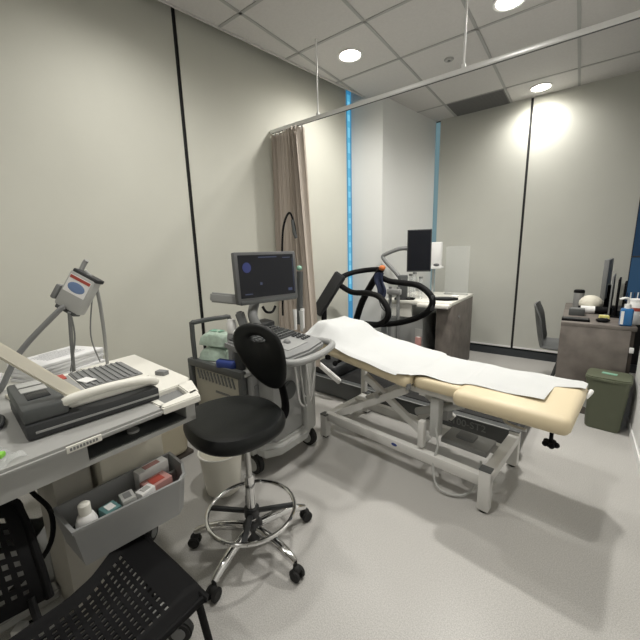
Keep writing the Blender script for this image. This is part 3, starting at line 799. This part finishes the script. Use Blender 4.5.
t = thing('document_folder','cream paper folder lying beside the heart recorder','folder',(-1.54,.36,cz+.001),.1)
MB().box((0,0,.006),(.20,.22,.012),bev=.002).build('cover','cream',t); MB().box((0,0,.0125),(.18,.20,.002)).build('sheet','paper',t)
# things under the cart
t = thing('power_strip','white power strip with plug on floor under the cart','power strip',(-1.42,.10,0),.7)
MB().box((0,0,.02),(.05,.14,.04),bev=.006).build('case','white',t); MB().box((0,.03,.055),(.035,.04,.035),bev=.004).build('plug','white',t)
MB().tube([(0,.06,.045),(.04,.10,.03),(.14,.13,.01),(.25,.10,.008)],.005,8).build('cord','black',t)
t = thing('storage_bag','crumpled grey plastic bag on the floor under the cart','bag',(-1.68,.22,0))
MB().grid(lambda u,v: Vector((.16*math.cos(2*PI*u)*(.5+.5*math.sin(PI*min(v,.98)))*(1+.12*math.sin(7*2*PI*u)), .17*math.sin(2*PI*u)*(.5+.5*math.sin(PI*min(v,.98))), .26*v+.015*math.sin(12*u))),36,10,.002).build('bag_body','grey_plastic',t)
MB().box((0,0,.03),(.10,.10,.055),bev=.01).build('bag_contents','midgrey',t)
t = thing('paper_rolls','upright rolls of grey chart paper hanging under the cart top','paper rolls',(-1.56,.10,.44))
for k in range(4): MB().cyl((.0,-.05+.032*k,0),(.0,-.05+.032*k,.20),.015,n=16).build('roll','midgrey',t)
MB().box((-.02,-.005,.14),(.09,.16,.24),bev=.004).build('holder','darkgrey',t)

# ------------------------------------------------------------------ black perforated chair (foreground)
chx = thing('stacking_chair','black perforated plastic chair in the lower left corner','chair',(-.88,.20,0))
def X(x,y,z): return Vector((x+.88,y-.20,z))
nx, ny = 31, 45
def seatp(u, v):
    # u: back (-x) -> front (+x);  v: near side -> far side
    y = -.07+.475*v
    xb = -.99-.10*smooth(.18,.40,y); xf = -.732
    x = xb+(xf-xb)*u; y += .012*u*smooth(.8,1.,v)
    z = .432-.014*math.sin(PI*u)*math.sin(PI*v)-.022*smooth(.90,1.,u)-.006*smooth(.93,1.,v)+.015*smooth(.12,0,u)
    return X(x,y,z)
def perforated(f, nu, nv, hole, th):
    t_ = bmesh.new()
    V = [[t_.verts.new(f(i/nu,j/nv)) for j in range(nv+1)] for i in range(nu+1)]
    for i in range(nu):
        for j in range(nv):
            if not hole(i,j): t_.faces.new((V[i][j],V[i+1][j],V[i+1][j+1],V[i][j+1]))
    bmesh.ops.recalc_face_normals(t_, faces=t_.faces)
    bmesh.ops.solidify(t_, geom=list(t_.faces), thickness=th)
    mb = MB(); mb._merge(t_); return mb
perforated(seatp, nx, ny, lambda i,j: 3 <= i <= nx-4 and 3 <= j <= ny-7 and i % 2 == 1 and j % 2 == 1, .005).build('seat','black',chx, sharp=50)
fr = MB(); fr.tube([X(-.995,-.07,.428),X(-.995,.19,.432),X(-1.084,.385,.424),X(-1.068,.408,.42),X(-.75,.412,.408),X(-.732,.393,.404),X(-.732,.2,.402),X(-.734,-.07,.404)],.010,10,smooth=5); fr.build('seat_frame','black',chx)
for (a,b_) in ((X(-.735,.395,.405),X(-.690,.425,.0)),(X(-1.06,.395,.42),X(-1.10,.43,.0)),(X(-.735,-.06,.40),X(-.69,-.09,.0)),(X(-.995,-.06,.425),X(-1.09,-.09,.0))):
    MB().cyl(a,b_,.010,n=14).build('leg','black',chx)
nb, nz = 35, 21
def backp(u, v):
    y = -.24+.395*u; z = .445+.265*v
    x = -1.035-.03*v-.13*v*v-.03*math.sin(PI*u)+.0*u
    # rounded upper corners
    e = abs(2*u-1); z -= .06*v*e**4
    return X(x,y,z)
perforated(backp, nb, nz, lambda i,j: 3 <= i <= nb-4 and 3 <= j <= nz-4 and i % 2 == 1 and j % 2 == 1, .006).build('backrest','black',chx, sharp=50)
bt = [backp(0,0),backp(0,.5),backp(0,.9),backp(.06,1),backp(.5,1),backp(.94,1),backp(1,.9),backp(1,.5),backp(1,0)]
MB().tube(bt,.010,10,smooth=5).build('back_frame','black',chx)
for y in (-.20,.12): MB().tube([X(-.995,y,.425),X(-1.02,y,.435),X(-1.045,y,.47)],.009,8).build('back_bracket','black',chx)

# ------------------------------------------------------------------ treadmill behind the couch
td = Vector((-.9972,.075,0)); tn = Vector((.075,.9972,0))
to = Vector((-1.083,2.745,0))
tm = thing('treadmill','dark exercise treadmill with black looped handrails behind the couch','treadmill',to,math.atan2(.075,-.9972))
def TW(p): # world -> local
    d = Vector((p[0],p[1],0))-to
    return Vector((d.dot(td), d.dot(Vector((-td.y,td.x,0))), p[2]))
# local y axis = (-td.y,td.x) = (-.27,-.963): towards the viewer is +y
MB().box2((-.90,-.28,.06),(.86,.28,.145),bev=.01).build('deck','charcoal',tm)
MB().box2((-.88,-.24,.145),(.60,.24,.150)).build('running_belt','black_rubber',tm)
for y in (-.325,.325):
    MB().box2((-.925,y-.04,.012),(.88,y+.04,.17),bev=.012).build('side_rail','darkgrey',tm)
    MB().box2((-.925,y+.030,.168),(.86,y+.042,.174),bev=.002).build('rail_edge','grey_plastic',tm)
    for x in (-.85,.80): MB().cyl((x,y,0),(x,y,.02),.025,n=16).build('foot','black_rubber',tm)
MB().box2((.62,-.30,.14),(.90,.30,.27),bev=.04,seg=3).build('motor_hood','charcoal',tm)
text('lettering','T2100-ST2',.068,frame((-.575,.3675,.125),(-1,0,0),(0,0,1)),'midgrey',tm,.002)
MB().bar(TW((-1.84,2.415,.300)),TW((-1.60,2.40,.180)),.03,.05,bev=.006).build('side_cover','white',tm)['label'] = 'white side cover'
# uprights, console, handrails
for y, P_0, P_1 in ((.33,TW((-1.97,2.80,.14)),TW((-1.93,2.76,.90))),):
    MB().tube([TW((-1.90,2.66,.16)),TW((-1.97,2.69,.55)),TW((-1.99,2.72,.85))],.028,12,smooth=3).build('upright','black',tm)
MB().tube([TW((-1.93,3.10,.16)),TW((-1.90,3.13,.45)),TW((-1.784,3.13,.808)),TW((-1.56,3.105,1.14))],.045,12,flat=.7,smooth=4).build('upright','black',tm)
cm = MB(); cm.bar(TW((-2.055,2.675,.72)),TW((-1.83,2.79,1.11)),.13,.045,bev=.012,up=(0,1,0)); cm.build('console','charcoal',tm)
MB().tube([TW(p) for p in [(-1.84,2.79,1.00),(-1.683,2.751,.945),(-1.481,2.695,.951),(-1.342,2.656,.925),(-1.254,2.631,.824),(-1.274,2.637,.735),(-1.398,2.671,.671),(-1.647,2.741,.640),(-1.83,2.76,.66)]],.026,12,smooth=6).build('handrail','black',tm)
MB().tube([TW(p) for p in [(-1.86,2.82,1.07),(-1.84,2.98,1.105),(-1.75,3.10,1.128),(-1.60,3.12,1.138),(-1.55,3.11,1.125)]],.026,12,smooth=6).build('handrail','black',tm)
MB().tube([TW(p) for p in [(-1.56,3.11,1.06),(-1.454,3.087,1.027),(-1.278,3.038,1.017),(-1.116,2.992,.999),(-.992,2.958,.902),(-1.027,2.967,.782),(-1.213,3.02,.673),(-1.51,3.09,.588),(-1.82,3.12,.565)]],.028,12,smooth=6).build('handrail','black',tm)
MB().box(TW((-.985,2.956,.86)),(.03,.05,.14),bev=.01).build('grip_sensor','charcoal',tm)
MB().sph(TW((-1.545,3.10,1.155)),.034,(1,1,.8),n=16).build('stop_button','orange',tm)
t = thing('pressure_cuff','navy blue pressure cuff hung over treadmill upright','cuff',(-1.53,3.08,.84))
MB().grid(lambda u,v: Vector((-.055+.10*u+.02*math.sin(6*v), -.04-.012*math.sin(9*u), .02+.25*v)),14,14,.012).build('cuff_wrap','navy',t)
MB().tube([(-.02,-.055,.05),(.02,-.06,-.06),(.08,-.05,-.10),(.10,-.02,.02)],.006,8).build('air_hose','charcoal',t)

# ------------------------------------------------------------------ far workstation desk
ds = thing('workstation_desk','dark brown desk with white top beside the corner column','desk',(-1.30,3.84,0))
MB().box2((-.35,-.44,.765),(.35,.44,.80),bev=.004).build('desktop','cream_white',ds)
MB().box2((.20,-.42,0),(.35,.43,.765),bev=.003).build('side_cabinet','brown_wood',ds)
MB().sph((.352,-.15,.62),.012,n=12).build('cable_clip','midgrey',ds)
MB().box2((-.35,-.42,.62),(-.06,-.40,.765)).build('front_apron','cream_white',ds)
MB().box2((-.35,-.40,0),(.06,.40,.62),bev=.004).build('white_cabinet','grey_plastic',ds)
MB().box2((-.02,-.404,.10),(.055,-.396,.50)).build('cabinet_shelf','lightgrey',ds)
MB().box2((.06,.36,0),(.20,.38,.765)).build('back_panel','black',ds)
MB().box2((.02,-.50,.745),(.34,-.10,.785),bev=.012).build('keyboard_tray','cream_white',ds)
for k in range(3): MB().cyl((-.20+.05*k,-.408,.60),(-.20+.05*k,-.401,.60),.012,n=14).build('socket','midgrey',ds)
small_box('leaflet_pile','pink and white leaflets leaning on the grey cabinet front','leaflets',(-1.27,3.40,.0),(.06,.03,.42),.0,'pink','white')
small_box('drink_carton','small blue box on floor beside the brown desk side','box',(-1.165,3.47,.0),(.05,.05,.13),.0,'blue','white')
t = thing('keyboard','black keyboard on the white tray of the corner desk','keyboard',(-1.13,3.62,.7865),.25)
t.location = (-1.09,3.63,.8005)
MB().prism([(.14*math.cos(2*PI*k/24), .11*math.sin(2*PI*k/24)) for k,a in enumerate([0]*24)],0,.016,bev=.004).build('keyboard_body','black',t)
MB().box((0,0,.018),(.18,.07,.004),bev=.001).build('key_area','charcoal',t)
t = thing('computer_mouse','white mouse on the corner desk behind the keyboard','mouse',(-1.03,3.80,.8005),.4)
MB().sph((0,0,.016),.03,(1.6,1,.6)).build('shell','white',t); MB().cyl((.02,-.006,.03),(.02,.006,.03),.008).build('wheel','midgrey',t)
t = thing('desk_monitor','black portrait monitor on an arm above the corner desk','monitor',(-1.33,3.51,.8005),0)
nrm = Vector((.31,-.95,0)); sx_ = Vector((.95,.31,0))
fm_ = frame((0,0,.51), sx_, (0,0,1))
def F_(mb): bmesh.ops.transform(mb.bm, matrix=fm_, verts=mb.bm.verts); return mb
sc_ = F_(MB().box2((-.122,-.215,-.03),(.122,.215,0),bev=.006)).build('display','charcoal',t)
F_(MB().box2((-.112,-.20,0),(.112,.205,.0012))).build('screen','screen',sc_)
F_(MB().tube([(-.02,0,-.03),(-.18,.03,-.06),(-.36,-.03,-.08),(-.38,-.07,-.08),(-.33,-.13,-.06),(-.24,-.22,-.02),(-.17,-.30,.0)],.022,10)).build('arm','midgrey',t)
F_(MB().box2((-.21,-.51,-.05),(-.11,-.25,.02),bev=.012)).build('arm_post','darkgrey',t)
F_(MB().box2((-.24,-.5095,-.08),(-.08,-.49,.06),bev=.006)).build('clamp_base','charcoal',t)
t = thing('recorder_unit','white wall-mounted unit with small shelf behind the portrait monitor','medical unit',(-1.20,3.92,1.09))
MB().box2((-.20,-.02,.02),(-.03,.05,.31),bev=.01).build('housing','white',t); MB().box2((-.16,-.12,.02),(-.01,.04,.04),bev=.004).build('shelf','white',t)
MB().sph((-.06,-.06,.06),.028,(1.2,1,.6),n=14).build('dial','darkgrey',t); MB().cyl((-.12,.02,-.289),(-.12,.02,.03),.014).build('pole','lightgrey',t)
for k,(x,y,h,lab) in enumerate(((-1.42,3.53,.25,'tall clear tube standing left on the corner desk'),(-1.37,3.51,.27,'tall clear tube standing in the middle below the monitor'),(-1.32,3.56,.22,'shorter clear tube standing right below the monitor'))):
    t = thing('specimen_tube',lab,'tube',(x,y,.8005),0,'clear tubes below the portrait monitor')
    MB().lathe([(0,0),(.02,0),(.02,h),(.017,h),(.017,.004),(0,.004)],n=20).build('tube_wall','clear',t); MB().cyl((0,0,h),(0,0,h+.02),.021).build('cap','midgrey',t)
t = thing('black_dish','low black oval dish on the corner desk','dish',(-1.42,3.46,.8005)); MB().lathe([(0,0),(.06,0),(.075,.02),(.07,.022),(.055,.006),(0,.006)],sc=(1.1,.6)).build('bowl','black',t)
t = thing('clear_sheet','thin clear acrylic panel standing at back of the corner desk','panel',(-1.10,4.10,.8005))
MB().box2((-.13,-.002,.012),(.13,.002,.55)).build('acrylic','clear',t); MB().box2((-.13,-.03,0),(.13,.03,.012)).build('base','lightgrey',t)
# grey drip stand poles in front of that desk
t = thing('stand_poles','grey upright twin-pole stand between treadmill and corner desk','stand',(-1.50,3.29,0))
for x in (-.045,.045): MB().cyl((x,0,.03),(x,0,.95),.018,n=16).build('pole','midgrey',t)
MB().box((0,0,.015),(.22,.13,.03),bev=.006).build('base','darkgrey',t); MB().box((0,0,.90),(.15,.05,.06),bev=.01).build('crossbar','grey_plastic',t)
MB().box((0,-.01,.70),(.12,.03,.14),bev=.008).build('bracket','clear',t)

# ------------------------------------------------------------------ right-hand desk
dk = thing('office_desk','dark brown wood desk against right wall behind the olive bin','desk',(.15,3.80,0))
MB().box2((-.21,-.54,0),(.21,-.51,.70),bev=.002).build('end_panel','brown_wood',dk)
MB().box2((-.21,-.54,.70),(.24,.62,.73),bev=.002).build('desktop','brown_wood',dk)
MB().box2((-.20,.58,0),(.24,.61,.70)).build('far_panel','brown_dark',dk)
MB().box2((.21,-.51,0),(.235,.58,.70)).build('back_panel','brown_dark',dk)
MB().box((.225,-.545,.56),(.025,.014,.04),bev=.003).build('socket','white',dk)
dz = .7305
def dthing(name,label,cat,x,y,rz=0,group=None): return thing(name,label,cat,(x,y,dz),rz,group)
t = dthing('desk_screen','thin dark monitor seen edge-on on the right desk','monitor',.235,4.16,-.12)
MB().box2((-.018,-.24,.10),(.018,.24,.46),bev=.006).build('panel','midgrey',t); MB().box2((.0,-.04,.01),(.04,.04,.22),bev=.006).build('neck','black',t); MB().box2((-.08,-.12,0),(.10,.12,.012),bev=.004).build('foot','black',t)
t = dthing('document_rack','black upright file rack leaning beside the right desk monitor','rack',.31,3.80,-.1)
for k in range(3): MB().box2((-.055+.04*k,-.16,.012),(-.043+.04*k,.16,.34-.03*k),bev=.003,ry=0).build('divider','black' if k else 'midgrey',t)
MB().box2((-.08,-.17,0),(.06,.17,.012)).build('rack_base','black',t)
t = dthing('travel_mug','grey cylindrical tumbler with black lid on the right desk','cup',.04,4.05)
MB().lathe([(0,0),(.034,0),(.04,.01),(.042,.15),(0,.15)]).build('cup_body','grey_plastic',t); MB().lathe([(0,.15),(.043,.15),(.043,.17),(.035,.178),(0,.178)]).build('lid','black',t)
t = dthing('cream_helmet_bag','cream rounded soft bag beside the tumbler on the desk','bag',.13,3.90)
MB().sph((0,0,.075),.08,(1.1,.9,.92)).build('bag_body','cream',t); MB().torus((0,0,.04),.07,.006).build('seam','grey_plastic',t)
t = dthing('label_roll','black roll with a white label lying on the right desk','roll',.13,3.79)
MB().cyl((-.09,0,.032),(.14,0,.032),.032,n=28,bev=.004).build('roll_body','black',t); MB().cyl((-.07,0,.032),(.03,0,.032),.0325,n=28).build('label','white',t)
t = dthing('card_box','dark grey box on left edge of the right desk','box',.03,3.66)
MB().box2((-.05,-.05,0),(.06,.05,.055),bev=.003).build('carton','darkgrey',t); MB().box2((-.04,-.04,.055),(.05,.04,.058)).build('lid','midgrey',t)
t = dthing('desk_keyboard','black keyboard at the near left of the right desk','keyboard',.03,3.38)
MB().box2((-.09,-.05,0),(.09,.05,.016),bev=.003).build('keyboard_body','black',t); MB().box2((-.08,-.04,.016),(.08,.04,.019)).build('keys','charcoal',t)
t = dthing('sticky_pad','yellow sticky note pad on the right desk','note pad',.215,3.56,.1)
MB().box2((-.03,-.03,0),(.03,.03,.025)).build('pad','yellow',t); MB().box2((-.03,.02,.025),(.03,.03,.026)).build('glue_edge','cream',t)
t = dthing('optical_mouse','black mouse in front of the yellow sticky pad','mouse',.20,3.38)
MB().sph((0,0,.016),.03,(1.5,1,.6)).build('shell','black',t); MB().cyl((.02,-.005,.03),(.02,.005,.03),.007).build('wheel','midgrey',t)
t = dthing('sanitiser_bottle','bright blue bottle with white pump on the right desk','bottle',.325,3.31)
MB().box2((-.036,-.028,0),(.036,.028,.13),bev=.012,seg=3).build('bottle_body','bottle_blue',t)
MB().box2((-.034,-.0295,.012),(-.016,-.027,.11)).build('label','white',t)
pm_ = MB(); pm_.cyl((0,0,.128),(0,0,.16),.02); pm_.cyl((0,0,.16),(0,0,.20),.007); pm_.tube([(0,0,.20),(-.02,-.01,.205),(-.05,-.015,.195)],.008,8,smooth=3); pm_.build('pump','white',t)
t = dthing('wipes_tub','white tub with red markings beside the blue bottle','tub',.385,3.43)
MB().lathe([(0,0),(.048,0),(.052,.01),(.052,.16),(.046,.17),(0,.17)]).build('tub_body','white',t)
MB().lathe([(.0525,.10),(.0528,.10),(.0528,.125),(.0525,.125)]).build('red_band','red',t); MB().lathe([(0,.168),(.05,.168),(.05,.185),(0,.185)]).build('lid','white',t)
t = dthing('pen_holder','dark desk organiser full of pens behind the blue bottle','organiser',.37,3.56)
MB().box2((-.05,-.05,0),(.045,.05,.12),bev=.004).build('cup','black',t)
for k in range(4): MB().cyl((-.03+.018*k,.0,.10),(-.035+.022*k,.01*k-.01,.22),.004,n=8).build('pen','white' if k%2 else 'navy',t)

# grey shell chair at the right desk
t = thing('shell_chair','grey moulded shell chair tucked in at the right desk','chair',(-.03,3.72,0),0)
def shp(u, v):
    # profile: seat front (x=.25) -> back lower -> top of back
    y = (u-.5)*.42*(1-.12*v)
    prof = [(.22,.415),(.05,.395),(-.10,.385),(-.17,.405),(-.20,.47),(-.225,.60),(-.245,.72),(-.255,.80)]
    f_ = v*(len(prof)-1); i = min(int(f_),len(prof)-2); w_ = f_-i
    def g(k): return prof[max(0,min(len(prof)-1,k))]
    def cr(a,b_,c,d,w): return .5*((2*b_)+(-a+c)*w+(2*a-5*b_+4*c-d)*w*w+(-a+3*b_-3*c+d)*w**3)
    x = cr(g(i-1)[0],g(i)[0],g(i+1)[0],g(i+2)[0],w_); z = cr(g(i-1)[1],g(i)[1],g(i+1)[1],g(i+2)[1],w_)
    return Vector((x+.05*(2*u-1)**2*smooth(.4,.6,v)*(1-.6*smooth(.8,1,v)), y, z+.05*(2*u-1)**2*(1-smooth(.3,.6,v))))
MB().grid(shp,20,36,.012).build('shell','shell_grey',t, sharp=80)
for a in (45,135,225,315):
    d = Vector((math.cos(math.radians(a)),math.sin(math.radians(a)),0)); c0 = Vector((.04,0,0))
    MB().cyl(c0+d*.06+Vector((0,0,.385)),c0+d*.18,.011,n=12).build('leg','darkgrey',t)
MB().box((.04,0,.382),(.14,.14,.012)).build('under_plate','darkgrey',t)

# olive bin
t = thing('lidded_bin','olive green plastic bin with lid beside the right desk','bin',(.262,3.115,0),-.12)
def rr(w,d,r=.03,n=5):
    P=[]
    for cx,cy,a0 in ((w-r,d-r,0),(-w+r,d-r,90),(-w+r,-d+r,180),(w-r,-d+r,270)):
        for k in range(n+1): a=math.radians(a0+90*k/n); P.append((cx+r*math.cos(a),cy+r*math.sin(a)))
    return P
tmp = bmesh.new(); L=[]
for w_,d_,z in ((.094,.088,0),(.100,.093,.01),(.122,.11,.36),(.122,.11,.375)): L.append([tmp.verts.new((x,y,z)) for x,y in rr(w_,d_)])
for A_,C_ in zip(L,L[1:]):
    for k in range(len(A_)): tmp.faces.new((A_[k],A_[(k+1)%len(A_)],C_[(k+1)%len(A_)],C_[k]))
tmp.faces.new(L[0][::-1]); tmp.faces.new(L[-1]); bmesh.ops.recalc_face_normals(tmp,faces=tmp.faces)
mb=MB(); mb._merge(tmp); mb.build('body','olive',t)
ld = MB().prism(rr(.129,.118,.045),.365,.398,bev=.008).build('lid','olive',t)
MB().box((.0,.015,.4005),(.085,.035,.004),rz=-.1).build('lid_label','green_label',ld)
MB().box((.0,-.119,.382),(.07,.012,.018),bev=.003).build('lid_tab','olive',ld)

# ------------------------------------------------------------------ lights
def spot(x, y, e, size=128, blend=.75, z=CH-.02):
    l = bpy.data.lights.new('downlight_beam','SPOT'); l.energy = e; l.spot_size = math.radians(size); l.spot_blend = blend
    l.shadow_soft_size = .06; l.color = (1,.968,.91)
    o = bpy.data.objects.new('downlight_beam', l); COL.objects.link(o); o.location = (x,y,z); return o
spot(-1.651,2.701,74,165,1.)
spot(-.463,4.427,60,165,1.)
spot(-.514,2.831,165,165,1.)
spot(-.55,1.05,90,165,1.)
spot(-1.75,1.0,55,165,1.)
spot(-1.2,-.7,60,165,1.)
w = bpy.data.worlds.new('World'); SC.world = w; w.use_nodes = True
w.node_tree.nodes['Background'].inputs[0].default_value = (.5,.55,.6,1); w.node_tree.nodes['Background'].inputs[1].default_value = .05

# ------------------------------------------------------------------ camera
cam = bpy.data.cameras.new('Camera'); cam.sensor_fit = 'HORIZONTAL'; cam.sensor_width = 36; cam.lens = 36*340.88/640; cam.clip_start = .02
co = bpy.data.objects.new('Camera', cam); COL.objects.link(co)
r = Vector((.802,.597,-.027)); u_ = Vector((-.095,.172,.981)); f_ = Vector((-.590,.784,-.194))
f_.normalize(); r = (r-f_*r.dot(f_)).normalized(); u_ = r.cross(f_)
mt = Matrix((r,u_,-f_)).transposed().to_4x4(); mt.translation = Vector((0,0,1.32)); co.matrix_world = mt
SC.camera = co
SC.view_settings.view_transform = 'Standard'; SC.view_settings.look = 'None'; SC.view_settings.gamma = 1; SC.view_settings.use_curve_mapping = False
SC.view_settings.exposure = 0.
